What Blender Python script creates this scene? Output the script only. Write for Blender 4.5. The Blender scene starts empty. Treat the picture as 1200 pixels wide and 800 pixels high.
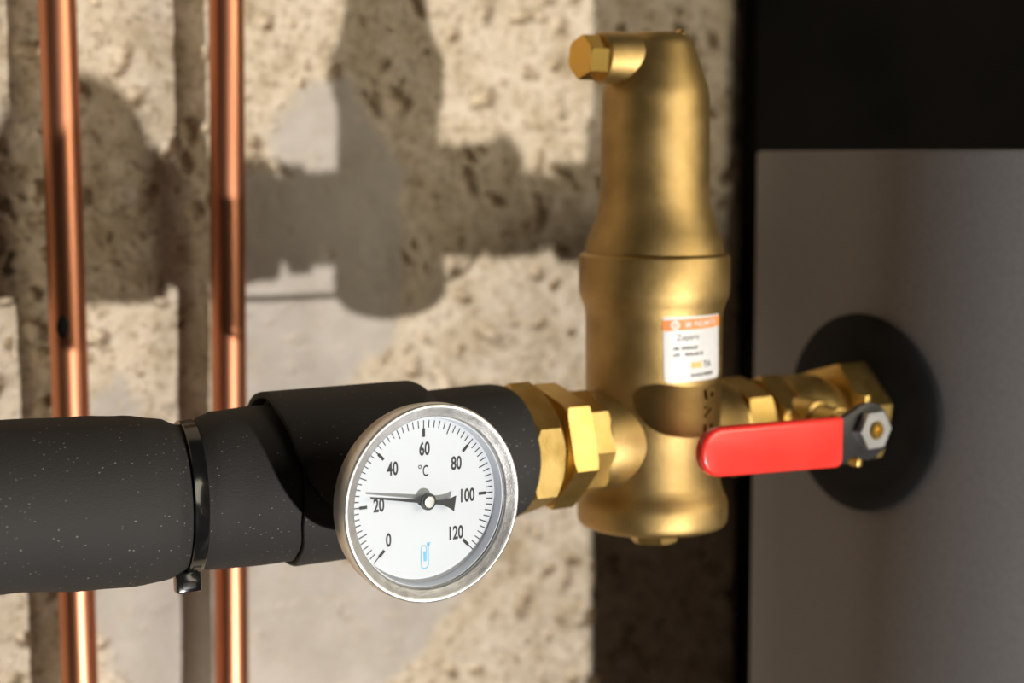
import bpy, bmesh, math, random
import numpy as np
from mathutils import Vector, Matrix

random.seed(7)
S = bpy.context.scene
COL = S.collection
PI = math.pi

# ------------------------------------------------------------------ camera
A, P = math.radians(57.369), math.radians(6.0365)
CAM = Vector((-0.26061, -0.52375, 0.10604))
fw = Vector((math.cos(A) * math.cos(P), math.sin(A) * math.cos(P), -math.sin(P)))
rt = Vector((math.sin(A), -math.cos(A), 0))
up = rt.cross(fw)
cd = bpy.data.cameras.new('camera')
cd.sensor_width = 36.0
cd.lens = 60.0
cd.clip_start = 0.01
cd.dof.use_dof = True
cd.dof.focus_distance = 0.545
cd.dof.aperture_fstop = 7.5
cam = bpy.data.objects.new('camera', cd)
COL.objects.link(cam)
m = Matrix((rt, up, -fw)).transposed().to_4x4()
m.translation = CAM
cam.matrix_world = m
S.camera = cam

# ------------------------------------------------------------------ world, lamps, exposure
W = bpy.data.worlds.new('room_light')
W.use_nodes = True
W.node_tree.nodes['Background'].inputs[0].default_value = (1.0, 0.93, 0.84, 1)
W.node_tree.nodes['Background'].inputs[1].default_value = 0.026
S.world = W


def lamp(name, loc, target, size, power, color):
    ld = bpy.data.lights.new(name, 'AREA')
    ld.shape = 'DISK'
    ld.size = size
    ld.energy = power
    ld.color = color
    o = bpy.data.objects.new(name, ld)
    o.location = loc
    o.rotation_euler = (Vector(target) - Vector(loc)).to_track_quat('-Z', 'Y').to_euler()
    COL.objects.link(o)
    return o


lamp('work_lamp', (0.40, -4.0, -1.68), (0.12, 0.1, 0.05), 0.10, 222, (1.0, 0.955, 0.885))
lamp('fill_lamp', (1.7, -2.9, 0.85), (0.1, 0.1, 0.0), 1.9, 58, (1.0, 0.90, 0.70))  # added soft fill to lift the wall shadows, not a fixture of the room

S.view_settings.view_transform = 'Standard'
S.view_settings.look = 'None'
S.view_settings.exposure = 0.0
S.view_settings.gamma = 1.0
S.view_settings.use_curve_mapping = False

YW = 0.19            # concrete wall plane
XS = 0.1398          # separator axis
XB = 0.252           # cabinet side face

# ------------------------------------------------------------------ materials


def new_mat(name):
    mt = bpy.data.materials.new(name)
    mt.use_nodes = True
    nt = mt.node_tree
    return mt, nt, nt.nodes['Principled BSDF']


def noise_mat(name, c1, c2, scale, rough, metal=0.0, bump=0.0, bscale=None, rvar=0.0, stretch=(1, 1, 1), lo=0.35, hi=0.65, detail=5, spec=None, coat=0.0):
    mt, nt, b = new_mat(name)
    N, L = nt.nodes, nt.links
    tc = N.new('ShaderNodeTexCoord')
    mp = N.new('ShaderNodeMapping')
    mp.inputs['Scale'].default_value = stretch
    L.new(tc.outputs['Object'], mp.inputs[0])
    n = N.new('ShaderNodeTexNoise')
    n.inputs['Scale'].default_value = scale
    n.inputs['Detail'].default_value = detail
    L.new(mp.outputs[0], n.inputs['Vector'])
    r = N.new('ShaderNodeValToRGB')
    r.color_ramp.elements[0].position = lo
    r.color_ramp.elements[1].position = hi
    r.color_ramp.elements[0].color = (*c1, 1)
    r.color_ramp.elements[1].color = (*c2, 1)
    L.new(n.outputs['Fac'], r.inputs[0])
    L.new(r.outputs[0], b.inputs['Base Color'])
    b.inputs['Metallic'].default_value = metal
    b.inputs['Roughness'].default_value = rough
    if spec is not None:
        b.inputs['Specular IOR Level'].default_value = spec
    if coat:
        b.inputs['Coat Weight'].default_value = coat
        b.inputs['Coat Roughness'].default_value = 0.08
    if rvar:
        mr = N.new('ShaderNodeMapRange')
        mr.inputs[3].default_value = rough - rvar
        mr.inputs[4].default_value = rough + rvar
        L.new(n.outputs['Fac'], mr.inputs[0])
        L.new(mr.outputs[0], b.inputs['Roughness'])
    if bump:
        n2 = N.new('ShaderNodeTexNoise')
        n2.inputs['Scale'].default_value = bscale or scale * 4
        n2.inputs['Detail'].default_value = 4
        L.new(mp.outputs[0], n2.inputs['Vector'])
        bp = N.new('ShaderNodeBump')
        bp.inputs['Strength'].default_value = bump
        bp.inputs['Distance'].default_value = 0.0006
        L.new(n2.outputs['Fac'], bp.inputs['Height'])
        L.new(bp.outputs[0], b.inputs['Normal'])
    return mt


M = {}
M['cast'] = noise_mat('cast_brass', (0.38, 0.255, 0.094), (0.48, 0.33, 0.132), 90, 0.47, 1.0, 0.25, 2600, 0.04)
M['brass'] = noise_mat('machined_brass', (0.54, 0.36, 0.105), (0.66, 0.46, 0.165), 110, 0.40, 1.0, 0.12, 1400, 0.06)
M['polished'] = noise_mat('polished_brass', (0.78, 0.49, 0.10), (0.84, 0.55, 0.14), 80, 0.26, 1.0)
M['copper'] = noise_mat('copper', (0.48, 0.185, 0.095), (0.60, 0.255, 0.145), 28, 0.38, 1.0, 0.08, 300, 0.07, (1, 1, 0.18), 0.3, 0.7)
M['steel'] = noise_mat('brushed_steel', (0.60, 0.57, 0.53), (0.72, 0.70, 0.66), 300, 0.36, 1.0, 0.05, 900, 0.05)
M['chrome'] = noise_mat('bezel_steel', (0.76, 0.76, 0.77), (0.84, 0.84, 0.85), 260, 0.44, 1.0, 0.15, 1800, 0.12)
M['white'] = noise_mat('dial_white', (0.62, 0.64, 0.70), (0.64, 0.66, 0.72), 40, 0.45)
M['ink'] = noise_mat('dial_ink', (0.012, 0.012, 0.013), (0.02, 0.02, 0.02), 40, 0.5)
M['blue'] = noise_mat('dial_blue', (0.14, 0.45, 0.74), (0.17, 0.49, 0.78), 40, 0.5)
M['red'] = noise_mat('red_vinyl', (0.86, 0.030, 0.020), (0.90, 0.040, 0.028), 60, 0.34, 0, 0.05, 500, coat=0.35)
M['black_metal'] = noise_mat('black_lacquer', (0.010, 0.0095, 0.010), (0.016, 0.015, 0.015), 90, 0.42)
M['nylon'] = noise_mat('black_nylon', (0.006, 0.006, 0.0065), (0.009, 0.009, 0.0095), 200, 0.16)
M['rubber'] = noise_mat('black_rubber', (0.005, 0.005, 0.005), (0.008, 0.0075, 0.0075), 60, 0.75, spec=0.2)
M['grey'] = noise_mat('grey_casing', (0.165, 0.157, 0.165), (0.19, 0.182, 0.19), 500, 0.5, 0, 0.05, 2500)
M['board'] = noise_mat('black_board', (0.005, 0.0045, 0.004), (0.009, 0.0075, 0.0065), 12, 0.85, spec=0.08)
M['zinc'] = noise_mat('zinc_nut', (0.72, 0.72, 0.74), (0.82, 0.82, 0.84), 200, 0.33, 1.0)
M['sticker'] = noise_mat('silver_sticker', (0.66, 0.66, 0.66), (0.74, 0.74, 0.74), 150, 0.42, 0.15)
M['orange'] = noise_mat('sticker_orange', (0.86, 0.25, 0.055), (0.90, 0.29, 0.07), 100, 0.5)
M['amber'] = noise_mat('sticker_amber', (0.90, 0.48, 0.12), (0.92, 0.52, 0.15), 100, 0.5)
M['print'] = noise_mat('sticker_print', (0.07, 0.07, 0.075), (0.10, 0.10, 0.10), 100, 0.6)

# foam: dark elastomer with pale dust specks
mt, nt, b = new_mat('insulation_foam')
N, L = nt.nodes, nt.links
tc = N.new('ShaderNodeTexCoord')
v = N.new('ShaderNodeTexVoronoi')
v.inputs['Scale'].default_value = 1300
mp = N.new('ShaderNodeMapping')
mp.inputs['Scale'].default_value = (0.55, 1, 1)
L.new(tc.outputs['Object'], mp.inputs[0])
L.new(mp.outputs[0], v.inputs['Vector'])
sp = N.new('ShaderNodeMath')
sp.operation = 'LESS_THAN'
sp.inputs[1].default_value = 0.24
L.new(v.outputs['Distance'], sp.inputs[0])
sc = N.new('ShaderNodeSeparateColor')
L.new(v.outputs['Color'], sc.inputs[0])
n0 = N.new('ShaderNodeTexNoise')
n0.inputs['Scale'].default_value = 35
L.new(tc.outputs['Object'], n0.inputs['Vector'])
th = N.new('ShaderNodeMapRange')
th.inputs[1].default_value = 0.40
th.inputs[2].default_value = 0.75
th.inputs[3].default_value = 0.96
th.inputs[4].default_value = 0.80
L.new(n0.outputs['Fac'], th.inputs[0])
gt = N.new('ShaderNodeMath')
gt.operation = 'GREATER_THAN'
L.new(sc.outputs[0], gt.inputs[0])
L.new(th.outputs[0], gt.inputs[1])
mu = N.new('ShaderNodeMath')
mu.operation = 'MULTIPLY'
L.new(sp.outputs[0], mu.inputs[0])
L.new(gt.outputs[0], mu.inputs[1])
sm = N.new('ShaderNodeMath')
sm.operation = 'MULTIPLY'
L.new(mu.outputs[0], sm.inputs[0])
L.new(sc.outputs[1], sm.inputs[1])
mx = N.new('ShaderNodeMix')
mx.data_type = 'RGBA'
L.new(sm.outputs[0], mx.inputs[0])
mx.inputs[6].default_value = (0.0275, 0.026, 0.026, 1)
mx.inputs[7].default_value = (0.22, 0.21, 0.20, 1)
L.new(mx.outputs[2], b.inputs['Base Color'])
b.inputs['Roughness'].default_value = 0.7
b.inputs['Specular IOR Level'].default_value = 0.25
n1 = N.new('ShaderNodeTexNoise')
n1.inputs['Scale'].default_value = 2200
n1.inputs['Detail'].default_value = 3
L.new(mp.outputs[0], n1.inputs['Vector'])
bp = N.new('ShaderNodeBump')
bp.inputs['Strength'].default_value = 0.35
bp.inputs['Distance'].default_value = 0.0005
L.new(n1.outputs['Fac'], bp.inputs['Height'])
L.new(bp.outputs[0], b.inputs['Normal'])
M['foam'] = mt

# gauge glass: thin clear pane (transparent with a Fresnel reflection)
mt, nt, b = new_mat('gauge_glass')
N, L = nt.nodes, nt.links
N.remove(b)
tr = N.new('ShaderNodeBsdfTransparent')
tr.inputs[0].default_value = (0.97, 0.98, 0.98, 1)
gl = N.new('ShaderNodeBsdfGlossy')
gl.inputs['Roughness'].default_value = 0.03
fr = N.new('ShaderNodeFresnel')
fr.inputs[0].default_value = 1.35
ms = N.new('ShaderNodeMixShader')
L.new(fr.outputs[0], ms.inputs[0])
L.new(tr.outputs[0], ms.inputs[1])
L.new(gl.outputs[0], ms.inputs[2])
L.new(ms.outputs[0], N['Material Output'].inputs[0])
M['glass'] = mt

# concrete wall: rough tan concrete with smooth grey mortar patches (mask = attribute 'mortar')
mt, nt, b = new_mat('rough_concrete')
N, L = nt.nodes, nt.links
tc = N.new('ShaderNodeTexCoord')


def nz(scale, detail=6, rough=0.6):
    n = N.new('ShaderNodeTexNoise')
    n.inputs['Scale'].default_value = scale
    n.inputs['Detail'].default_value = detail
    n.inputs['Roughness'].default_value = rough
    L.new(tc.outputs['Object'], n.inputs['Vector'])
    return n


def ramp(fac, stops):
    r = N.new('ShaderNodeValToRGB')
    e = r.color_ramp.elements
    e[0].position, e[0].color = stops[0][0], (*stops[0][1], 1)
    e[1].position, e[1].color = stops[-1][0], (*stops[-1][1], 1)
    for p_, c_ in stops[1:-1]:
        x = e.new(p_)
        x.color = (*c_, 1)
    L.new(fac, r.inputs[0])
    return r


ra = ramp(nz(60).outputs['Fac'], [(0.28, (0.38, 0.30, 0.20)), (0.44, (0.54, 0.455, 0.345)), (0.58, (0.62, 0.535, 0.43)), (0.75, (0.66, 0.59, 0.495))])
rb = ramp(nz(45).outputs['Fac'], [(0.30, (0.40, 0.355, 0.31)), (0.55, (0.47, 0.425, 0.38)), (0.75, (0.52, 0.475, 0.43))])
rc = ramp(nz(230, 5).outputs['Fac'], [(0.34, (0.50, 0.44, 0.37)), (0.48, (0.95, 0.93, 0.90)), (0.8, (1.06, 1.05, 1.02))])
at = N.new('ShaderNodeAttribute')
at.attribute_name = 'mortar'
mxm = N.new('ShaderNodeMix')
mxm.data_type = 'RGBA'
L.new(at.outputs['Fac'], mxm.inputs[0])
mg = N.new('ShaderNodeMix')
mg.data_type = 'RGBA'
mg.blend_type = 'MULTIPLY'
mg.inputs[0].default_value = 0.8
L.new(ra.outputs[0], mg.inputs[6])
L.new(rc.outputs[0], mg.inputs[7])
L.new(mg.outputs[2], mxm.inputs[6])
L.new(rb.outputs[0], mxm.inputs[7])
L.new(mxm.outputs[2], b.inputs['Base Color'])
b.inputs['Roughness'].default_value = 0.9
b.inputs['Specular IOR Level'].default_value = 0.15
M['wall'] = mt

# ------------------------------------------------------------------ object helpers


def world_of(o):
    p = Vector((0, 0, 0))
    while o is not None:
        p += o.location
        o = o.parent
    return p


def tag(o, label, cat, group=None):
    o['label'] = label
    o['category'] = cat
    if group:
        o['group'] = group
    return o


def thing(name, loc, label, cat, group=None):
    o = bpy.data.objects.new(name, None)
    o.location = loc
    o.empty_display_size = 0.01
    COL.objects.link(o)
    return tag(o, label, cat, group)


def obj(name, V, F, mat, parent=None, origin=None, smooth=35, bev=0.0):
    """one mesh object from world-space vertices"""
    base = world_of(parent) if parent else Vector(origin or (0, 0, 0))
    me = bpy.data.meshes.new(name)
    me.from_pydata([tuple(Vector(v) - base) for v in V], [], F)
    bm = bmesh.new()
    bm.from_mesh(me)
    bmesh.ops.remove_doubles(bm, verts=bm.verts, dist=1e-7)
    bmesh.ops.recalc_face_normals(bm, faces=bm.faces)
    if bev:
        ed = [e for e in bm.edges if len(e.link_faces) == 2 and e.calc_face_angle(0) > math.radians(30)]
        bmesh.ops.bevel(bm, geom=ed, offset=bev, segments=2, affect='EDGES', profile=0.5, clamp_overlap=True)
    bm.to_mesh(me)
    bm.free()
    me.polygons.foreach_set('use_smooth', [True] * len(me.polygons))
    me.set_sharp_from_angle(angle=math.radians(smooth))
    me.materials.append(mat)
    o = bpy.data.objects.new(name, me)
    COL.objects.link(o)
    if parent:
        o.parent = parent
    else:
        o.location = base
    return o


def frame(axis):
    a = Vector(axis).normalized()
    ref = Vector((0, 0, 1)) if abs(a.z) < 0.9 else Vector((0, -1, 0))
    u = ref.cross(a).normalized()
    w = a.cross(u).normalized()
    return a, u, w     # w is 'up' for horizontal axes


def lathe(profile, origin, axis, n=64, closed=False):
    """profile: (along, radius); closed joins last to first; ends with radius 0 close"""
    a, u, w = frame(axis)
    o = Vector(origin)
    V, F = [], []
    for (t, r) in profile:
        for k in range(n):
            f = 2 * PI * k / n
            V.append(o + a * t + (u * math.cos(f) + w * math.sin(f)) * r)
    R = len(profile)
    for i in range(R if closed else R - 1):
        j = (i + 1) % R
        for k in range(n):
            q = (k + 1) % n
            F.append((i * n + k, i * n + q, j * n + q, j * n + k))
    if not closed:
        if profile[0][1] > 1e-6:
            F.append(tuple(range(n))[::-1])
        if profile[-1][1] > 1e-6:
            F.append(tuple((R - 1) * n + k for k in range(n)))
    return V, F


def hexnut(x0, x1, ap, origin, axis, rot=0.0, sides=6, rc0=None, rc1=None, hole=0.0, per=8, slope=0.6):
    """chamfered polygonal nut from x0 to x1 along the axis; ap = apothem"""
    a, u, w = frame(axis)
    o = Vector(origin)
    n = sides * per
    rc0 = rc0 or ap * 1.035
    rc1 = rc1 or ap * 1.035
    V, F = [], []
    rings = [[], [], [], []]
    for k in range(n):
        f = 2 * PI * k / n
        loc = (f % (2 * PI / sides)) - PI / sides
        rh = ap / math.cos(loc)
        d = u * math.cos(f + rot) + w * math.sin(f + rot)
        for ri, (x, rr) in enumerate(((x0, min(rh, rc0)), (x0 + max(0, rh - rc0) * slope, rh), (x1 - max(0, rh - rc1) * slope, rh), (x1, min(rh, rc1)))):
            rings[ri].append(o + a * x + d * rr)
    if hole:
        for x, lst in ((x0, []), (x1, [])):
            rings.append([o + a * x + (u * math.cos(2 * PI * k / n + rot) + w * math.sin(2 * PI * k / n + rot)) * hole for k in range(n)])
        order = [rings[4], rings[0], rings[1], rings[2], rings[3], rings[5]]
    else:
        order = rings[:4]
    for r_ in order:
        V += r_
    R = len(order)
    for i in range(R - 1 + (1 if hole else 0)):
        j = (i + 1) % R
        for k in range(n):
            q = (k + 1) % n
            F.append((i * n + k, i * n + q, j * n + q, j * n + k))
    if not hole:
        F.append(tuple(range(n))[::-1])
        F.append(tuple((R - 1) * n + k for k in range(n)))
    return V, F


def box(x0, x1, y0, y1, z0, z1):
    V = [Vector((x, y, z)) for x in (x0, x1) for y in (y0, y1) for z in (z0, z1)]
    F = [(0, 1, 3, 2), (4, 6, 7, 5), (0, 4, 5, 1), (2, 3, 7, 6), (0, 2, 6, 4), (1, 5, 7, 3)]
    return V, F


def join(*parts):
    V, F = [], []
    for v_, f_ in parts:
        k = len(V)
        V += list(v_)
        F += [tuple(i + k for i in f) for f in f_]
    return V, F


def plate(outline, y0, y1):
    """extrude an (x, z) outline from y0 to y1"""
    n = len(outline)
    V = [Vector((x, y0, z)) for x, z in outline] + [Vector((x, y1, z)) for x, z in outline]
    F = [tuple(range(n)), tuple(range(n, 2 * n))[::-1]] + [(k, (k + 1) % n, (k + 1) % n + n, k + n) for k in range(n)]
    return V, F


def glyphs(text, size, narrow=1.0, bold=0.0, extrude=0.0):
    """mesh data (verts, faces) of a centred line of text in the x/y plane"""
    cu = bpy.data.curves.new('text', 'FONT')
    cu.body = text
    cu.size = size
    cu.offset = bold
    cu.extrude = extrude
    cu.align_x = 'CENTER'
    cu.align_y = 'CENTER'
    cu.resolution_u = 4
    o = bpy.data.objects.new('text', cu)
    COL.objects.link(o)
    dg = bpy.context.evaluated_depsgraph_get()
    me = bpy.data.meshes.new_from_object(o.evaluated_get(dg))
    V = [v_.co.copy() for v_ in me.vertices]
    F = [tuple(p.vertices) for p in me.polygons]
    bpy.data.objects.remove(o)
    bpy.data.curves.remove(cu)
    bpy.data.meshes.remove(me)
    if V:
        xs = [v_.x for v_ in V]
        ys = [v_.y for v_ in V]
        cx, cy = (min(xs) + max(xs)) / 2, (min(ys) + max(ys)) / 2
        V = [Vector(((v_.x - cx) * narrow, v_.y - cy, v_.z)) for v_ in V]
    return V, F


def flat(VF, x, y, z):
    """put x/y-plane glyphs upright facing -Y"""
    return [Vector((GX + x + v_.x, y - v_.z, GZ + z + v_.y)) for v_ in VF[0]], VF[1]


# ------------------------------------------------------------------ the setting: concrete wall
def fnoise(X, Z, scale, seed, octs=4, gain=0.5):
    out = np.zeros_like(X)
    amp, tot = 1.0, 0.0
    for o_ in range(octs):
        rs = np.random.RandomState(seed + o_)
        T = rs.rand(256, 256)
        x = X * scale + 1000
        z = Z * scale + 1000
        xi, zi = np.floor(x).astype(int), np.floor(z).astype(int)
        fx, fz = x - xi, z - zi
        fx, fz = fx * fx * (3 - 2 * fx), fz * fz * (3 - 2 * fz)
        g = lambda i, j: T[i & 255, j & 255]
        out += amp * ((g(xi, zi) * (1 - fx) + g(xi + 1, zi) * fx) * (1 - fz) + (g(xi, zi + 1) * (1 - fx) + g(xi + 1, zi + 1) * fx) * fz)
        tot += amp
        amp *= gain
        scale *= 2.03
    return out / tot


def poly_mask(X, Z, poly, soft):
    """soft inside mask of a polygon by signed distance"""
    px = np.array([p_[0] for p_ in poly])
    pz = np.array([p_[1] for p_ in poly])
    n = len(poly)
    ins = np.zeros(X.shape, bool)
    dist = np.full(X.shape, 1e9)
    for i in range(n):
        x1, z1, x2, z2 = px[i], pz[i], px[(i + 1) % n], pz[(i + 1) % n]
        c_ = ((z1 > Z) != (z2 > Z)) & (X < (x2 - x1) * (Z - z1) / ((z2 - z1) or 1e-9) + x1)
        ins ^= c_
        dx, dz = x2 - x1, z2 - z1
        t = np.clip(((X - x1) * dx + (Z - z1) * dz) / (dx * dx + dz * dz), 0, 1)
        dist = np.minimum(dist, np.hypot(X - x1 - t * dx, Z - z1 - t * dz))
    sd = np.where(ins, dist, -dist)
    return np.clip(sd / soft * 0.5 + 0.5, 0, 1)


def make_wall():
    xs = np.concatenate([np.linspace(-1.2, -0.2, 24)[:-1], np.arange(-0.2, 0.42, 0.0009), np.linspace(0.42, 1.3, 24)])
    zs = np.concatenate([np.linspace(-1.0, -0.26, 18)[:-1], np.arange(-0.26, 0.27, 0.0009), np.linspace(0.27, 0.9, 16)])
    X, Z = np.meshgrid(xs, zs)
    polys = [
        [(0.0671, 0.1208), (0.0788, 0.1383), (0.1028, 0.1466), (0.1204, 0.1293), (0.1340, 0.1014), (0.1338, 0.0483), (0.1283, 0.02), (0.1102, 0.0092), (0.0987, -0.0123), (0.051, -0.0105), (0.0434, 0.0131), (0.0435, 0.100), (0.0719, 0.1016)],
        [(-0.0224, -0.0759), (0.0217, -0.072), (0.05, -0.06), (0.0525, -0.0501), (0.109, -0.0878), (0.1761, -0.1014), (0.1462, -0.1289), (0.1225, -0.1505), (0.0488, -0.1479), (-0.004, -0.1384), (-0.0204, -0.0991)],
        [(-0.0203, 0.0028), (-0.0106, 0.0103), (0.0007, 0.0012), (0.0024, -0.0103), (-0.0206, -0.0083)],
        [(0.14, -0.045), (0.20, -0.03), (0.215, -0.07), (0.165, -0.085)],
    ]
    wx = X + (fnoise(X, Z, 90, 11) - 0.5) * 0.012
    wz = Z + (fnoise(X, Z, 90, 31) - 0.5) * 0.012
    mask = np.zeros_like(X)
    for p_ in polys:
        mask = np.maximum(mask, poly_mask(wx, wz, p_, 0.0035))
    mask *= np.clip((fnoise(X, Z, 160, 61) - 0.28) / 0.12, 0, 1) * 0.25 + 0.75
    H = (fnoise(X, Z, 22, 3) - 0.5) * 0.0035
    rough = (fnoise(X, Z, 110, 5, 4, 0.5) - 0.5) * 0.0034
    crack = np.abs(fnoise(X, Z, 55, 77, 3) - 0.5)
    rough -= np.clip(0.02 - crack, 0, 1) / 0.02 * 0.0016 * (fnoise(X, Z, 40, 88, 2) > 0.5)
    # pits left by trapped air and lost aggregate
    pit = np.zeros_like(X)
    rs = np.random.RandomState(4)
    x0i = np.searchsorted(xs, -0.2)
    z0i = np.searchsorted(zs, -0.26)
    for _ in range(1500):
        cx, cz = rs.uniform(-0.18, 0.40), rs.uniform(-0.24, 0.25)
        r_ = 0.0007 + 0.0036 * rs.rand() ** 2.6
        an, el = rs.uniform(0, PI), rs.uniform(1, 2.2)
        ci, cj = int((cx + 0.2) / 0.0009) + x0i, int((cz + 0.26) / 0.0009) + z0i
        k = int(r_ * el / 0.0009) + 2
        s_ = (slice(max(cj - k, 0), cj + k), slice(max(ci - k, 0), ci + k))
        dx, dz = X[s_] - cx, Z[s_] - cz
        a_ = (dx * math.cos(an) + dz * math.sin(an)) / el
        b_ = -dx * math.sin(an) + dz * math.cos(an)
        d_ = np.sqrt(a_ * a_ + b_ * b_) / r_ * (1 + 0.6 * (fnoise(X[s_], Z[s_], 500, 9, 2) - 0.5))
        pit[s_] = np.maximum(pit[s_], np.clip((1.2 - d_) * 1.7, 0, 1) * min(r_ * 2.0, 0.0055))
    # shallow joint line of the formwork
    joint = np.exp(-((Z - 0.1228 - (fnoise(X, Z, 60, 15, 2) - 0.5) * 0.003) / 0.0010) ** 2) * 0.0012 * (X > 0.14)
    H = H + (rough - pit - joint) * (1 - 0.93 * mask) + mask * 0.0010
    H = np.clip(H, -0.010, 0.004)
    nx, nz_ = len(xs), len(zs)
    V = np.stack([X, YW - H, Z], -1).reshape(-1, 3).astype(np.float32)
    ii = np.arange(nx * nz_).reshape(nz_, nx)
    Q = np.stack([ii[:-1, :-1], ii[:-1, 1:], ii[1:, 1:], ii[1:, :-1]], -1).reshape(-1, 4).astype(np.int32)
    me = bpy.data.meshes.new('wall_back')
    me.vertices.add(len(V))
    me.vertices.foreach_set('co', V.ravel())
    me.loops.add(Q.size)
    me.loops.foreach_set('vertex_index', Q.ravel())
    me.polygons.add(len(Q))
    me.polygons.foreach_set('loop_start', np.arange(len(Q), dtype=np.int32) * 4)
    me.polygons.foreach_set('loop_total', np.full(len(Q), 4, np.int32))
    me.update(calc_edges=True)
    me.polygons.foreach_set('use_smooth', [True] * len(Q))
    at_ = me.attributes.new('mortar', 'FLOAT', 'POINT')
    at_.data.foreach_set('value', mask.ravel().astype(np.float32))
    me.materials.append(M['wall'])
    o = bpy.data.objects.new('wall_back', me)
    COL.objects.link(o)
    o['kind'] = 'structure'
    o['label'] = 'rough tan concrete wall with pits and smooth grey mortar patches'
    return o


make_wall()

# ------------------------------------------------------------------ grey cabinet and black board
cab = thing('equipment_cabinet', (XB + 0.15, -0.015, -0.6), 'plain grey cabinet with a rounded casing, the pipe running into its side', 'cabinet')
# casing plan: flat beside the wall, then a wide quarter-round toward the room


def bulge(y):
    return 9.4 * max(0.0, 0.012 - y) ** 2.4


plan = [(XB + 0.55, 0.0722), (XB + 0.002, 0.0722), (XB + 0.0006, 0.0716), (XB, 0.0702), (XB, 0.05), (XB, 0.03)]
plan += [(XB + bulge(0.012 - 0.005 * k), 0.012 - 0.005 * k) for k in range(0, 43)]
plan += [(XB + 0.55, -0.198)]


def casing(z0, z1, inset):
    n = len(plan)
    V_, F_ = [], []
    cx, cy = XB + 0.35, -0.06
    for (z, ins) in ((z0, inset), (z0 + 0.0006, 0.0), (z1 - 0.0016, 0.0), (z1 - 0.0005, inset * 0.35), (z1, inset)):
        for (x, y) in plan:
            d_ = Vector((cx - x, cy - y, 0)).normalized() * ins
            V_.append(Vector((x + d_.x, y + d_.y, z)))
    for i_ in range(4):
        for k in range(n):
            q = (k + 1) % n
            F_.append((i_ * n + k, i_ * n + q, (i_ + 1) * n + q, (i_ + 1) * n + k))
    F_ += [tuple(range(n))[::-1], tuple(4 * n + k for k in range(n))]
    return V_, F_


obj('casing', *casing(-0.6, 0.1106, 0.0016), M['grey'], cab, smooth=30)
obj('base_plinth', *box(XB + 0.08, XB + 0.50, -0.15, 0.0622, -0.64, -0.6), M['board'], cab, bev=0.001)

o = obj('wall_board', *box(0.3400, 1.25, 0.1745, 0.188, -0.6, 0.55), M['board'], origin=(0.7, 0.181, -0.6), bev=0.002)
tag(o, 'matte black board standing against the wall behind the grey cabinet', 'board')

# rubber rosette round the pipe on the cabinet face
V, F = lathe([(0.0006, 0.0405), (-0.0020, 0.0420), (-0.0036, 0.0418), (-0.0042, 0.0410), (-0.0046, 0.034), (-0.0046, 0.028), (-0.0055, 0.0235), (-0.0058, 0.0205), (-0.0050, 0.0195), (0.0006, 0.0195)], (XB, 0, 0), (1, 0, 0), 72, closed=True)
for v_ in V:
    v_.y *= 0.94 if v_.y < 0 else 1.0
    v_.x += bulge(v_.y)          # the soft rubber follows the curve of the casing
o = obj('pipe_rosette', V, F, M['rubber'], origin=(XB, 0, 0))
tag(o, 'round black rubber rosette on the grey cabinet behind the valve', 'rosette')


# ------------------------------------------------------------------ copper pipes
def copper_pipe(top, bot, label):
    d = (Vector(top) - Vector(bot)).normalized()
    p0 = Vector(bot) - d * 0.5
    ln = (Vector(top) - Vector(bot)).length + 0.85
    prof = [(0, 0.0063), (0, 0.0075)] + [(ln * k / 24, 0.0075) for k in range(1, 24)] + [(ln, 0.0075), (ln, 0.0063)]
    o_ = obj('copper_pipe', *lathe(prof, p0, d, 48, closed=True), M['copper'], origin=p0)
    return tag(o_, label, 'pipe', 'upright copper pipes on the wall')


cp = copper_pipe((-0.0404, 0.157, 0.17), (-0.0388, 0.157, -0.11), 'upright copper pipe nearest the left edge, with a dark blotch')
V, F = lathe([(0.0, 0.0)] + [(0.0045 * (1 - math.cos(PI * k / 10)), 0.0030 * math.sin(PI * k / 10)) for k in range(1, 10)] + [(0.009, 0.0)], (-0.0437, 0.1506, 0.0350), (0.05, 0, 1), 20)
V = [Vector((v_.x, 0.1506 + (v_.y - 0.1506) * 0.45 + 0.12 * abs(v_.x + 0.0437), v_.z + random.uniform(-1, 1) * 0.0004)) for v_ in V]
obj('dark_blotch', V, F, M['rubber'], cp)
copper_pipe((0.0321, 0.157, 0.1735), (0.0291, 0.157, -0.1218), 'upright copper pipe on the right, passing behind the cable tie')


# ------------------------------------------------------------------ insulated main pipe
def interp(tab, t):
    for (a_, b_) in zip(tab, tab[1:]):
        if a_[0] <= t <= b_[0]:
            f = (t - a_[0]) / (b_[0] - a_[0])
            f = f * f * (3 - 2 * f)
            return [a_[k] + (b_[k] - a_[k]) * f for k in range(1, len(a_))]
    return list(tab[0][1:]) if t < tab[0][0] else list(tab[-1][1:])


def foam_tube(rings, inner, n=96):
    """rings: (x, radius, sag) outer skin; closed to an inner bore"""
    V, F = [], []
    for (x, r_, oz) in rings:
        for k in range(n):
            f = 2 * PI * k / n
            V.append(Vector((x, -r_ * math.cos(f), oz + r_ * math.sin(f))))
    for (x, oz) in ((rings[-1][0], rings[-1][2]), (rings[0][0], rings[0][2])):
        for k in range(n):
            f = 2 * PI * k / n
            V.append(Vector((x, -inner * math.cos(f), oz + inner * math.sin(f))))
    for v_ in V:
        v_.x += 0.21 * v_.y * math.exp(-((v_.x + 0.052) / 0.014) ** 2)
    R = len(rings) + 2
    for i in range(R):
        j = (i + 1) % R
        for k in range(n):
            q = (k + 1) % n
            F.append((i * n + k, i * n + q, j * n + q, j * n + k))
    return V, F


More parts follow.
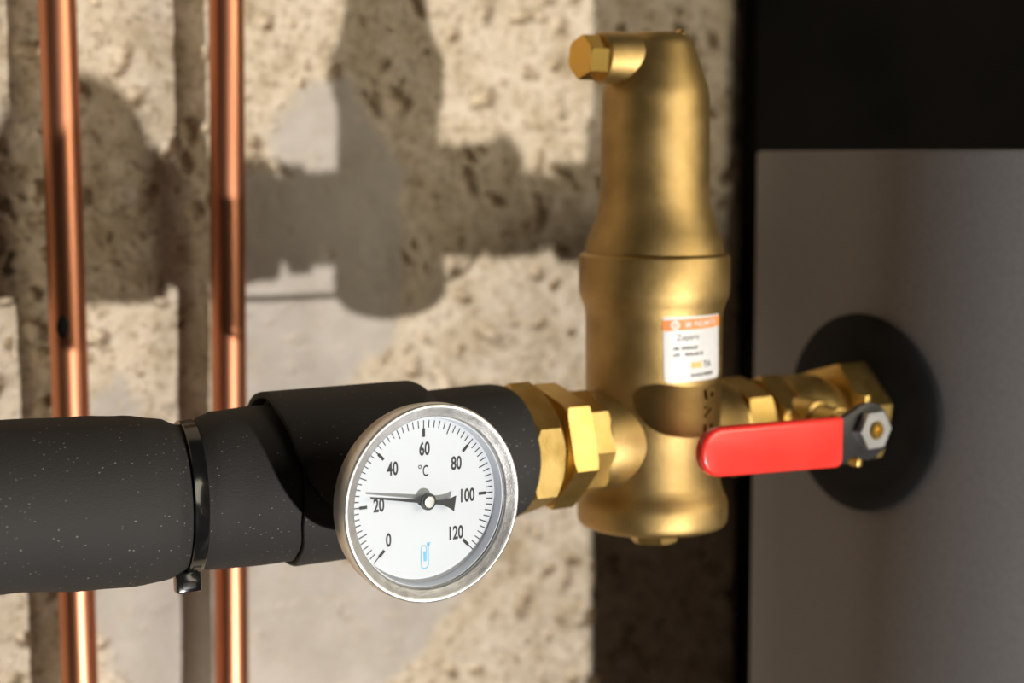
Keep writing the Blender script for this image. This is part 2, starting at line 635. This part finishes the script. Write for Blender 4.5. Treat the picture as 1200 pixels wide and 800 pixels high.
tabA = [(-0.30, 0.0268, 0.0006), (-0.1136, 0.0269, -0.0005), (-0.087, 0.0277, -0.0022), (-0.073, 0.0276, -0.0030), (-0.0615, 0.0264, -0.0036), (-0.0565, 0.0246, -0.0038), (-0.0543, 0.0236, -0.0038), (-0.0497, 0.0236, -0.0036), (-0.0470, 0.0253, -0.0032), (-0.0425, 0.0262, -0.0027), (-0.028, 0.0268, -0.0026), (0.010, 0.0268, -0.0024)]
xsA = [-0.30, -0.2, -0.15, -0.13] + [-0.12 + 0.0025 * k for k in range(0, 53)]
rngA = [(x, *interp(tabA, x)) for x in xsA]
o = obj('foam_sleeve', *foam_tube(rngA, 0.0150), M['foam'], origin=(-0.15, 0, 0))
tag(o, 'long black foam pipe sleeve at the left, pinched by the cable tie', 'insulation', 'black foam sleeves on the main pipe')

rngC = []
for (x, r_) in [(0.024, 0.0246), (0.036, 0.0248), (0.050, 0.0252), (0.060, 0.0255), (0.066, 0.0254), (0.0695, 0.0249), (0.0715, 0.0240), (0.0725, 0.0228), (0.0725, 0.0210)]:
    rngC.append((x, r_, -0.0004))
o = obj('foam_sleeve', *foam_tube(rngC, 0.0150), M['foam'], origin=(0.05, 0, 0))
tag(o, 'short black foam sleeve end next to the brass hexagon nuts', 'insulation', 'black foam sleeves on the main pipe')


def wrap(edge, x_end, r_out, thick, oz, th0, th1, n=72, nx=22, lift=0.0):
    """curved foam sheet: left edge X(theta) in degrees (0 = front, 90 = top) to x_end, rounded lip"""
    V, F = [], []
    cols = []
    full = abs(th1 - th0) >= 360
    for k in range(n if full else n + 1):
        th_ = th0 + (th1 - th0) * k / n
        e = interp(edge, th_)[0]
        c_, s_ = math.cos(math.radians(th_)), math.sin(math.radians(th_))
        ring = []
        ri = r_out - thick
        lp = thick * 0.45
        pts = [(x_end, ri), (e + lp, ri), (e + 0.25 * lp, ri + 0.12 * thick), (e, ri + 0.4 * thick), (e, ri + 0.62 * thick), (e + 0.25 * lp, ri + 0.9 * thick), (e + lp, r_out)]
        pts += [(e + lp + (x_end - 0.0015 - e - lp) * q / nx, r_out) for q in range(1, nx + 1)]
        pts += [(x_end - 0.0005, r_out - 0.0004), (x_end, r_out - 0.0013)]
        for (x, r_) in pts:
            ring.append(Vector((x, -r_ * c_, oz + r_ * s_)))
        cols.append(ring)
        V += ring
    m_ = len(cols[0])
    K = len(cols)
    for k in range(K if full else K - 1):
        q = (k + 1) % K
        for i in range(m_):
            j = (i + 1) % m_
            F.append((k * m_ + i, k * m_ + j, q * m_ + j, q * m_ + i))
    if not full:
        F.append(tuple(range(m_)))
        F.append(tuple((K - 1) * m_ + i for i in range(m_))[::-1])
    return V, F


wr = thing('foam_wrap', (0.0, 0, 0), 'black foam collar wrapped round the pipe behind the thermometer, with a slanted flap', 'insulation', 'black foam sleeves on the main pipe')
edge_low = [(-180, -0.0160), (-90, -0.0165), (-47, -0.0205), (-16, -0.0232), (30, -0.0225), (180, -0.0160)]
obj('inner_wrap', *wrap(edge_low, 0.031, 0.0289, 0.0019, -0.0024, -180, 180), M['foam'], wr)
edge_flap = [(-16, 0.020), (-13, 0.004), (-10, -0.0090), (-6, -0.0150), (2, -0.0190), (11, -0.0220), (31, -0.0252), (60, -0.0262), (95, -0.0240), (150, -0.021), (200, -0.02)]
obj('flap', *wrap(edge_flap, 0.0335, 0.0313, 0.0024, -0.0026, -16, 190), M['foam'], wr)

# cable tie
tie = thing('cable_tie', (-0.052, 0, -0.0038), 'glossy black cable tie cinched round the foam sleeve, its head below', 'cable tie')
V, F = foam_tube([(-0.05450, 0.0240, -0.0037), (-0.05450, 0.0249, -0.0037), (-0.05415, 0.0252, -0.0037), (-0.04985, 0.0252, -0.0037), (-0.04950, 0.0249, -0.0037), (-0.04950, 0.0240, -0.0037)], 0.0238)
obj('strap', V, F, M['nylon'], tie)


def tie_piece(x0, x1, s0, s1, r0, r1, th_):
    """box in the strap's frame: along x, tangential s, radial r at angle th"""
    c_, s_ = math.cos(math.radians(th_)), math.sin(math.radians(th_))
    rad = Vector((0, -c_, s_))
    tan = Vector((0, s_, c_))
    o_ = Vector((-0.052, 0, -0.0037))
    V_ = [o_ + Vector((x, 0, 0)) + tan * s + rad * r_ for x in (x0, x1) for s in (s0, s1) for r_ in (r0, r1)]
    for v_ in V_:
        v_.x += 0.21 * v_.y
    return V_, box(0, 1, 0, 1, 0, 1)[1]


hd = obj('head', *tie_piece(-0.0058, 0.0028, -0.0036, 0.0036, 0.0240, 0.0312, -82), M['nylon'], tie, bev=0.0008)
obj('pawl_window', *tie_piece(-0.0039, 0.0009, 0.0030, 0.0038, 0.0275, 0.0300, -82), M['black_metal'], hd, bev=0.0003)
obj('tail', *tie_piece(-0.0039, 0.0009, -0.0052, -0.0030, 0.0275, 0.0288, -82), M['nylon'], tie, bev=0.0003)
V, F = [], []
for k in range(4):
    v_, f_ = tie_piece(-0.0014, 0.0014, -0.0004, 0.0004, 0.0250, 0.0256, -62 + 2.6 * k)
    V, F = join((V, F), (v_, f_))
obj('ratchet_teeth', V, F, M['nylon'], tie)

# ------------------------------------------------------------------ brass fittings left of the separator
AX = (1, 0, 0)
ft = thing('union_fitting', (0.088, 0, 0), 'brass pipe union with hexagon nuts between the foam and the separator', 'pipe fitting')
FR = 0.0       # frame(1,0,0): u = horizontal, w = up
# face pointing to -Y : u direction
obj('union_nut', *hexnut(0.0712, 0.0835, 0.0220, (0, 0, 0), AX, math.radians(30 + 5), rc0=0.0240, rc1=0.0224, slope=0.9), M['brass'], ft, smooth=20)
obj('spacer_ring', *lathe([(0.082, 0.0165), (0.0835, 0.0170), (0.0875, 0.0170), (0.089, 0.0165)], (0, 0, 0), AX, 64), M['brass'], ft)
obj('lock_nut', *hexnut(0.0878, 0.0984, 0.0205, (0, 0, 0), AX, math.radians(30 - 15), rc0=0.0222, rc1=0.0222, slope=0.5), M['brass'], ft, smooth=20)
obj('octagon_collar', *hexnut(0.0965, 0.1080, 0.0186, (0, 0, 0), AX, math.radians(2), sides=8, per=6, rc0=0.0196, rc1=0.0196), M['brass'], ft, smooth=20)

# ------------------------------------------------------------------ air separator
sep = thing('air_separator', (XS, 0, -0.0415), 'tall cast brass air separator with a silver sticker, standing in the pipe run', 'air separator')
prof = [(-0.0352, 0.0), (-0.0352, 0.0262), (-0.0345, 0.0280), (-0.0332, 0.0290), (-0.0310, 0.0293), (-0.0262, 0.0293), (-0.0240, 0.0288), (-0.0218, 0.0276), (-0.0195, 0.0268), (-0.0170, 0.0264),
        (0.0, 0.0263), (0.02, 0.0263), (0.0455, 0.0264), (0.0490, 0.0267), (0.0520, 0.0276), (0.0545, 0.0287), (0.0570, 0.0291), (0.0690, 0.0291), (0.0700, 0.0288), (0.0707, 0.0279), (0.0710, 0.0268),
        (0.0722, 0.0266), (0.0750, 0.0261), (0.0790, 0.0246), (0.0830, 0.0231), (0.0870, 0.0219), (0.0910, 0.0212), (0.0960, 0.0209), (0.1290, 0.0206), (0.1315, 0.0204), (0.1340, 0.0199),
        (0.1420, 0.0172), (0.1490, 0.0148), (0.1502, 0.0143), (0.1512, 0.0138), (0.1538, 0.0115), (0.1542, 0.0105), (0.1542, 0.0)]
body = obj('body', *lathe(prof, (XS, 0, 0), (0, 0, 1), 96), M['cast'], sep, smooth=32)
obj('inlet_port', *lathe([(0.1070, 0.0160), (0.1070, 0.0186), (0.1082, 0.0192), (0.1190, 0.0194), (0.130, 0.0194)], (0, 0, 0), AX, 72), M['cast'], sep)
obj('outlet_port', *lathe([(0.155, 0.0200), (0.1640, 0.0196), (0.1680, 0.0184), (0.1740, 0.0180), (0.1745, 0.0150)], (0, 0, 0), AX, 72), M['cast'], sep)
bz = 0.1442
obj('vent_boss', *lathe([(-0.004, 0.0108), (0.0075, 0.0105), (0.0085, 0.0100), (0.0255, 0.0096), (0.0268, 0.0090), (0.0270, 0.0062)], (XS, 0, bz), (-1, 0, 0), 56), M['cast'], sep)
obj('vent_plug', *hexnut(0.0258, 0.0352, 0.0072, (XS, 0, bz), (-1, 0, 0), math.radians(20), rc0=0.0082, rc1=0.0076), M['polished'], sep, smooth=20)
obj('top_nub', *lathe([(0.0, 0.0022), (0.0018, 0.0020), (0.0026, 0.0012), (0.0028, 0.0)], (XS + 0.0098, -0.002, 0.1530), (0.3, -0.1, 1), 20), M['polished'], sep)
obj('drain_plug', *hexnut(-0.0420, -0.0345, 0.0080, (XS + 0.001, 0, 0), (0, 0, 1), math.radians(10), rc0=0.0084, rc1=0.0090), M['brass'], sep, smooth=20)


def on_body(VF, r_, ang0, zc, rot90=False):
    """wrap x/y-plane shapes on the body: x along the girth, y up"""
    out = []
    for v_ in VF[0]:
        x, y = (v_.x, v_.y) if not rot90 else (v_.y, -v_.x)
        if zc == LC:
            x, y = x - 0.03 * y, y + 0.03 * x
        rr = r_ + v_.z
        f = ang0 + x / r_
        out.append(Vector((XS + rr * math.sin(f), -rr * math.cos(f), zc + y)))
    return out, VF[1]


def sheet(x0, x1, y0, y1, z, nx=16, corner=0.0):
    """thin rectangle grid with rounded corners"""
    V_, F_ = [], []
    xs_ = [x0 + (x1 - x0) * k / nx for k in range(nx + 1)]
    if corner:
        xs_ = sorted(set(xs_ + [x0 + corner * q for q in (0.1, 0.3, 0.6)] + [x1 - corner * q for q in (0.1, 0.3, 0.6)]))
    for x in xs_:
        e = min(x - x0, x1 - x)
        ins = 0.0
        if corner and e < corner:
            ins = corner - math.sqrt(max(0, corner ** 2 - (corner - e) ** 2))
        V_ += [Vector((x, y0 + ins, z)), Vector((x, y1 - ins, z))]
    for k in range(len(xs_) - 1):
        F_.append((2 * k, 2 * k + 2, 2 * k + 3, 2 * k + 1))
    return V_, F_


def solid(VF, t):
    """give a sheet in the x/y plane a thickness downwards"""
    V_, F_ = VF
    n = len(V_)
    W_ = list(V_) + [v_ - Vector((0, 0, t)) for v_ in V_]
    G = list(F_) + [tuple(i + n for i in f)[::-1] for f in F_]
    cnt = {}
    for f in F_:
        for a_, b_ in zip(f, f[1:] + f[:1]):
            cnt[(a_, b_)] = 1
    for (a_, b_) in cnt:
        if (b_, a_) not in cnt:
            G.append((b_, a_, a_ + n, b_ + n))
    return W_, G


LR = 0.0264
LW, LH, LC = 0.0272, 0.0272, 0.0376
lab = obj('sticker', *on_body(solid(sheet(-LW / 2, LW / 2, -LH / 2, LH / 2, 0.00025, 20, 0.0022), 0.0002), LR, 0.0, LC), M['sticker'], sep)
lab['label'] = 'silver sticker with an orange band'
obj('band', *on_body(sheet(-LW / 2 - 0.0002, LW / 2 + 0.0002, 0.0060, 0.0100, 0.00033, 20), LR, 0.0, LC), M['orange'], lab)
obj('band_lettering', *on_body((lambda g: ([v_ + Vector((0.0030, 0.0080, 0.00042)) for v_ in g[0]], g[1]))(glyphs('IMI  PNEUMATEX', 0.0029, 0.72, 0.00003)), LR, 0.0, LC), M['sticker'], lab)


def ring2d(cx, cy, r0, r1, z, n=28, a0=0.0, a1=2 * PI):
    V_, F_ = [], []
    for k in range(n + 1):
        f = a0 + (a1 - a0) * k / n
        V_ += [Vector((cx + r0 * math.cos(f), cy + r0 * math.sin(f), z)), Vector((cx + r1 * math.cos(f), cy + r1 * math.sin(f), z))]
    for k in range(n):
        F_.append((2 * k, 2 * k + 1, 2 * k + 3, 2 * k + 2))
    return V_, F_


obj('band_emblem', *on_body(join(ring2d(-0.0090, 0.0080, 0.0010, 0.0017, 0.00042), ring2d(-0.0090, 0.0080, 0.0, 0.0005, 0.00042)), LR, 0.0, LC), M['sticker'], lab)
obj('product_lettering', *on_body((lambda g: ([v_ + Vector((-0.0038, 0.0030, 0.00036)) for v_ in g[0]], g[1]))(glyphs('Zeparo', 0.0034, 0.95, 0.00001)), LR, 0.0, LC), M['print'], lab)
# unreadably small print: word-long strokes
rs = random.Random(3)
V, F = [], []
for (y, words) in ((-0.0008, ((-0.0098, 0.0022), (-0.0066, 0.0034), (-0.0028, 0.0030))), (-0.0032, ((-0.0098, 0.0020), (-0.0052, 0.0064), (0.0018, 0.0012))), (-0.0112, ((-0.0030, 0.0058), (0.0032, 0.0052)))):
    for (x, w_) in words:
        k = 0.0
        while k < w_:
            h_ = rs.choice((0.0009, 0.0012, 0.0013))
            V, F = join((V, F), sheet(x + k, x + k + 0.00042, y - 0.0006, y - 0.0006 + h_, 0.00036, 1))
            k += 0.00066
obj('fine_print', *on_body((V, F), LR, 0.0, LC), M['print'], lab)
obj('amber_mark', *on_body(join(sheet(-0.0026, -0.0006, -0.0086, -0.0064, 0.00036, 2), sheet(-0.0003, 0.0022, -0.0086, -0.0064, 0.00036, 2)), LR, 0.0, LC), M['amber'], lab)
obj('maker_lettering', *on_body((lambda g: ([v_ + Vector((0.0052, -0.0075, 0.00036)) for v_ in g[0]], g[1]))(glyphs('TA', 0.0034, 0.95, 0.00008)), LR, 0.0, LC), M['print'], lab)
V, F = [], []
for k, ch in enumerate('DN20'):
    g = glyphs(ch, 0.0066, 0.95, 0.00010, 0.0010)
    g = ([v_ + Vector((-0.0098 + 0.0063 * k, 0, 0)) for v_ in g[0]], g[1])
    V, F = join((V, F), g)
obj('cast_lettering', *on_body((V, F), 0.0265, 0.268, 0.0085, rot90=True), M['cast'], sep)

# ------------------------------------------------------------------ ball valve right of the separator
bv = thing('ball_valve', (0.21, 0, 0), 'brass ball valve with a red lever, screwed in before the grey cabinet', 'valve')
obj('nipple', *lathe([(0.1746, 0.0150), (0.1746, 0.0172), (0.1760, 0.0176), (0.1775, 0.0172)], (0, 0, 0), AX, 56), M['brass'], bv)
obj('tail_nut', *hexnut(0.1760, 0.1885, 0.0172, (0, 0, 0), AX, math.radians(30 - 12), rc0=0.0188, rc1=0.0182), M['brass'], bv, smooth=20)
obj('groove_ring', *lathe([(0.1880, 0.0150), (0.1885, 0.0158), (0.1925, 0.0158), (0.1930, 0.0150)], (0, 0, 0), AX, 56), M['brass'], bv)
obj('inlet_hexagon', *hexnut(0.1915, 0.2035, 0.0172, (0, 0, 0), AX, math.radians(30 + 6), rc0=0.0184, rc1=0.0186), M['brass'], bv, smooth=20)
obj('valve_body', *lathe([(0.2025, 0.0160), (0.2035, 0.0182), (0.2080, 0.0186), (0.2180, 0.0185), (0.2235, 0.0178), (0.2270, 0.0164), (0.2290, 0.0154), (0.2340, 0.0154), (0.2345, 0.0140)], (0, 0, 0), AX, 64), M['brass'], bv)
obj('outlet_hexagon', *hexnut(0.2310, 0.2470, 0.0200, (0, 0, 0), AX, math.radians(30 + 14), rc0=0.0216, rc1=0.0222), M['brass'], bv, smooth=20)
obj('outlet_pipe', *lathe([(0.2455, 0.0120), (0.2455, 0.0180), (0.2540, 0.0180), (0.2540, 0.0120)], (0, 0, 0), AX, 48), M['brass'], bv)
XN, ZN = 0.2032, 0.0040
st = obj('stem_boss', *lathe([(0.010, 0.0080), (0.0245, 0.0080), (0.0255, 0.0074), (0.0260, 0.0062), (0.0370, 0.0060), (0.0372, 0.0052), (0.0490, 0.0050), (0.0490, 0.0)], (XN, 0, ZN), (0, -1, 0), 40), M['brass'], bv)
obj('stem', *lathe([(0.048, 0.0036), (0.0572, 0.0036), (0.0578, 0.0030), (0.0578, 0.0012), (0.0568, 0.0009), (0.0568, 0.0)], (XN, 0, ZN), (0, -1, 0), 28), M['polished'], bv)
obj('lever_nut', *hexnut(0.0530, 0.0570, 0.0068, (XN, 0, ZN), (0, -1, 0), math.radians(2), rc0=0.0077, rc1=0.0077, hole=0.0036), M['zinc'], bv, smooth=20)
# lever plate: round eye at the stem running into a flat bar
pts = []
for k in range(19):
    f = math.radians(-128 + 256 * k / 18)
    pts.append((XN + 0.0112 * math.cos(f), ZN - 0.001 + 0.0112 * math.sin(f)))
pts += [(0.1900, 0.0095), (0.137, 0.0088), (0.137, -0.0058), (0.1900, -0.0088)]
obj('lever_plate', *plate(pts, -0.0530, -0.0500), M['black_metal'], bv, bev=0.0005)
obj('stop_lug', *box(0.2020, 0.2050, -0.052, -0.046, 0.0128, 0.0168), M['brass'], bv, bev=0.0006)
obj('stop_lug', *box(0.1985, 0.2010, -0.052, -0.047, -0.0105, -0.0075), M['brass'], bv, bev=0.0006)


# red dipped grip: rounded slab with a semicircular free end
def grip():
    x0, x1 = 0.1210, 0.1896
    zt0, zb0, zt1, zb1 = 0.0108, -0.0073, 0.0098, -0.0093
    out = []
    rc = 0.0094
    for k in range(13):     # free end
        f = PI / 2 + PI * k / 12
        rz = (zt0 - zb0) / 2
        out.append((x0 + rc + rc * math.cos(f), (zt0 + zb0) / 2 + rz * math.copysign(abs(math.sin(f)) ** 0.9, math.sin(f))))
    for k in range(7):
        f = -PI / 2 + PI / 2 * k / 6
        out.append((x1 - 0.003 + 0.003 * math.cos(f), zb1 + 0.003 + 0.003 * math.sin(f)))
    out += [(x1, zt1 - 0.0008), (x1 - 0.0008, zt1)]
    n = len(out)
    cx = sum(p_[0] for p_ in out) / n
    cz = sum(p_[1] for p_ in out) / n
    V_, F_ = [], []
    layers = [(-0.0497, 0.0018), (-0.0495, 0.0010), (-0.0490, 0.0003), (-0.0484, 0.0), (-0.0459, 0.0), (-0.0452, 0.0004), (-0.0447, 0.0018)]
    for (y, ins) in layers:
        y -= 0.0043
        for (x, z) in out:
            dx, dz = x - cx, z - cz
            fx = 1 - ins / max(1e-6, (x1 - x0) / 2)
            fz = 1 - ins / 0.0095
            V_.append(Vector((cx + dx * fx, y, cz + dz * fz)))
    for i in range(len(layers) - 1):
        for k in range(n):
            q = (k + 1) % n
            F_.append((i * n + k, i * n + q, (i + 1) * n + q, (i + 1) * n + k))
    F_.append(tuple(range(n)))
    F_.append(tuple((len(layers) - 1) * n + k for k in range(n))[::-1])
    return V_, F_


gr = obj('lever_grip', *grip(), M['red'], bv, smooth=50)
gr['label'] = 'red vinyl dipped lever grip'

# thin sensor wire slung behind the main pipe
def tube(pts_, r_, n=10):
    V_, F_ = [], []
    P_ = [Vector(p_) for p_ in pts_]
    for i, p_ in enumerate(P_):
        d_ = (P_[min(i + 1, len(P_) - 1)] - P_[max(i - 1, 0)]).normalized()
        u_ = d_.cross(Vector((0, 0, 1))).normalized()
        w_ = u_.cross(d_)
        V_ += [p_ + (u_ * math.cos(2 * PI * k / n) + w_ * math.sin(2 * PI * k / n)) * r_ for k in range(n)]
    for i in range(len(P_) - 1):
        for k in range(n):
            q = (k + 1) % n
            F_.append((i * n + k, i * n + q, (i + 1) * n + q, (i + 1) * n + k))
    F_.append(tuple(range(n)))
    F_.append(tuple((len(P_) - 1) * n + k for k in range(n))[::-1])
    return V_, F_


key = [(0.024, 0.0265, -0.006), (0.034, 0.050, -0.0070), (0.055, 0.060, -0.0080), (0.085, 0.060, -0.0090), (0.120, 0.060, -0.0088), (0.150, 0.060, -0.0072), (0.170, 0.058, -0.0040), (0.184, 0.045, 0.0010), (0.189, 0.016, 0.004)]
pp = []
for i in range(len(key) - 1):
    p0, p1, p2, p3 = (Vector(key[max(0, min(len(key) - 1, i + q))]) for q in (-1, 0, 1, 2))
    for k in range(6):
        t = k / 6
        pp.append(0.5 * (2 * p1 + (p2 - p0) * t + (2 * p0 - 5 * p1 + 4 * p2 - p3) * t * t + (3 * p1 - p0 - 3 * p2 + p3) * t ** 3))
pp.append(Vector(key[-1]))
o = obj('sensor_wire', *tube(pp, 0.0013), M['rubber'], origin=key[0])
tag(o, 'thin black wire slung behind the main pipe, seen by its shadow on the wall', 'wire')

# ------------------------------------------------------------------ bimetal thermometer
GY = -0.0694
R0 = 0.0315
th = thing('dial_thermometer', (0.0, GY, 0.0), 'round white dial thermometer with steel rim, pointer just above 20', 'thermometer')
FX = (0, -1, 0)      # toward the viewer
GX, GZ = 0.0017, -0.0003
G0 = (GX, 0, GZ)
g = -GY
obj('stem_pocket', *lathe([(0.018, 0.0058), (0.0592, 0.0058), (0.0592, 0.0)], G0, FX, 32), M['brass'], th)
obj('case', *lathe([(0.0582, 0.0), (0.0582, 0.0270), (0.0586, 0.0290), (0.0594, 0.0302), (0.0604, 0.0307), (g - 0.0030, 0.0308), (g - 0.0030, 0.0272), (g - 0.0077, 0.0272), (g - 0.0077, 0.0)], G0, FX, 128), M['steel'], th, smooth=40)
obj('bezel', *lathe([(g - 0.0046, 0.0306), (g - 0.0046, 0.0313), (g - 0.0038, 0.03155), (g - 0.0010, 0.03155), (g - 0.0003, 0.0313), (g, 0.0308), (g - 0.0001, 0.0303), (g - 0.0007, 0.0297), (g - 0.0016, 0.0277), (g - 0.0020, 0.0272), (g - 0.0026, 0.0271), (g - 0.0032, 0.0274), (g - 0.0032, 0.0306)], G0, FX, 160, closed=True), M['chrome'], th, smooth=50)
obj('inner_wall', *lathe([(g - 0.0075, 0.0271), (g - 0.0031, 0.0271), (g - 0.0031, 0.02665), (g - 0.0068, 0.0262), (g - 0.0075, 0.0262)], G0, FX, 128, closed=True), M['white'], th)
obj('glass', *lathe([(g - 0.00315, 0.0), (g - 0.00315, 0.0272), (g - 0.0028, 0.0272), (g - 0.0028, 0.0)], G0, FX, 96), M['glass'], th)
DY = -(g - 0.0068)   # dial front plane
dial = obj('dial', *lathe([(g - 0.0073, 0.0), (g - 0.0073, 0.0262), (g - 0.0068, 0.0262), (g - 0.0068, 0.0)], G0, FX, 96), M['white'], th)
IY = DY - 0.00006


def quad2(a0, r0, r1, w0, w1):
    """radial stroke on the dial at angle a0"""
    c_, s_ = math.cos(a0), math.sin(a0)
    out = []
    for r_, w_ in ((r0, w0), (r1, w1)):
        for sg in (-1, 1):
            out.append(Vector((GX + r_ * c_ - sg * w_ / 2 * s_, IY, GZ + r_ * s_ + sg * w_ / 2 * c_)))
    return out, [(0, 2, 3, 1)]


def dang(t):
    return math.radians(225 - 2.25 * t)


V, F = [], []
W_, H_ = [], []
for k in range(0, 61):
    t = 2 * k
    if t % 20 == 0:
        V, F = join((V, F), quad2(dang(t), 0.0226, 0.0255, 0.00036, 0.00036))
        W_, H_ = join((W_, H_), quad2(dang(t), 0.0202, 0.0229, 0.0010, 0.0010))
    elif t % 10 == 0:
        V, F = join((V, F), quad2(dang(t), 0.0220, 0.0255, 0.00036, 0.00036))
    else:
        V, F = join((V, F), quad2(dang(t), 0.0231, 0.0255, 0.00034, 0.00034))
obj('graduation', V, F, M['ink'], dial)
obj('graduation', W_, H_, M['ink'], dial)
for t, x, z in ((0, -0.0128, -0.0112), (20, -0.0161, 0.0002), (40, -0.0112, 0.0112), (60, 0.0003, 0.0165), (80, 0.0119, 0.0108), (100, 0.0161, 0.0), (120, 0.0118, -0.0117)):
    obj('numeral', *flat(glyphs(str(t), 0.0059, 0.66, 0.00016), x, IY, z), M['ink'], dial)
obj('unit_sign', *join(flat(glyphs('C', 0.0050, 0.62, 0.00006), 0.0006, IY, 0.0094), flat(ring2d(-0.0014, 0.0014, 0.00036, 0.00062, 0, 20), 0, IY, 0.0094)), M['ink'], dial)

# pale blue maker's mark: a bent tube with a bulb in it
bx, bz_ = 0.0002, -0.0178


def stroke(pts_, w_):
    V_, F_ = [], []
    for i, (x, y) in enumerate(pts_):
        a_ = Vector(pts_[max(i - 1, 0)])
        c_ = Vector(pts_[min(i + 1, len(pts_) - 1)])
        d_ = (c_ - a_).normalized()
        nrm = Vector((-d_.y, d_.x)) * w_ / 2
        V_ += [Vector((x + nrm.x, y + nrm.y, 0)), Vector((x - nrm.x, y - nrm.y, 0))]
    for i in range(len(pts_) - 1):
        F_.append((2 * i, 2 * i + 1, 2 * i + 3, 2 * i + 2))
    return V_, F_


lp = [(0.0013, 0.0034), (0.0013, -0.0030)] + [(0.0013 * math.cos(-PI * k / 10), -0.0030 + 0.0011 * math.sin(-PI * k / 10)) for k in range(1, 11)] + [(-0.0013, 0.0026)] + [(-0.0007 - 0.0006 * math.cos(PI / 2 * k / 5), 0.0026 + 0.0007 * math.sin(PI / 2 * k / 5)) for k in range(1, 6)] + [(0.0002, 0.0032), (0.0006, 0.0026), (0.0006, 0.0015)]
mark = join(stroke(lp, 0.00032),
            ([Vector(p_ + (0,)) for p_ in ((-0.0004, -0.0018), (0.0006, -0.0018), (0.0007, 0.0014), (-0.0005, 0.0014))], [(0, 1, 2, 3)]),
            ([Vector(p_ + (0,)) for p_ in ((0.0009, 0.0031), (0.0017, 0.0031), (0.0021, 0.0042), (0.0006, 0.0040))], [(0, 1, 2, 3)]))
obj('maker_mark', *flat(mark, bx, IY, bz_), M['blue'], dial)

# pointer, 3.5 mm above the dial
NY = DY - 0.0027
na = dang(24.2)
ca, sa = math.cos(na), math.sin(na)
shape = [(0.0206, 0.00025), (0.012, 0.00042), (0.0, 0.0007), (-0.0035, 0.0007), (-0.0058, 0.0009), (-0.0080, 0.0015), (-0.0100, 0.0025)]
outl = [(GX + r_ * ca - w_ * sa, GZ + r_ * sa + w_ * ca) for r_, w_ in shape] + [(GX + r_ * ca + w_ * sa, GZ + r_ * sa - w_ * ca) for r_, w_ in shape[::-1]]
pt = obj('pointer', *plate(outl, NY, NY + 0.0003), M['ink'], th)
obj('pointer_hub', *lathe([(-DY, 0.0012), (-NY - 0.0005, 0.0012), (-NY - 0.0005, 0.0027), (-NY + 0.0003, 0.0027), (-NY + 0.0004, 0.0022), (-NY + 0.0004, 0.0)], G0, FX, 40), M['ink'], pt)
obj('hub_screw', *lathe([(-NY, 0.0020), (-NY + 0.0007, 0.0020), (-NY + 0.0010, 0.0017), (-NY + 0.0011, 0.0)], G0, FX, 40), M['steel'], pt)
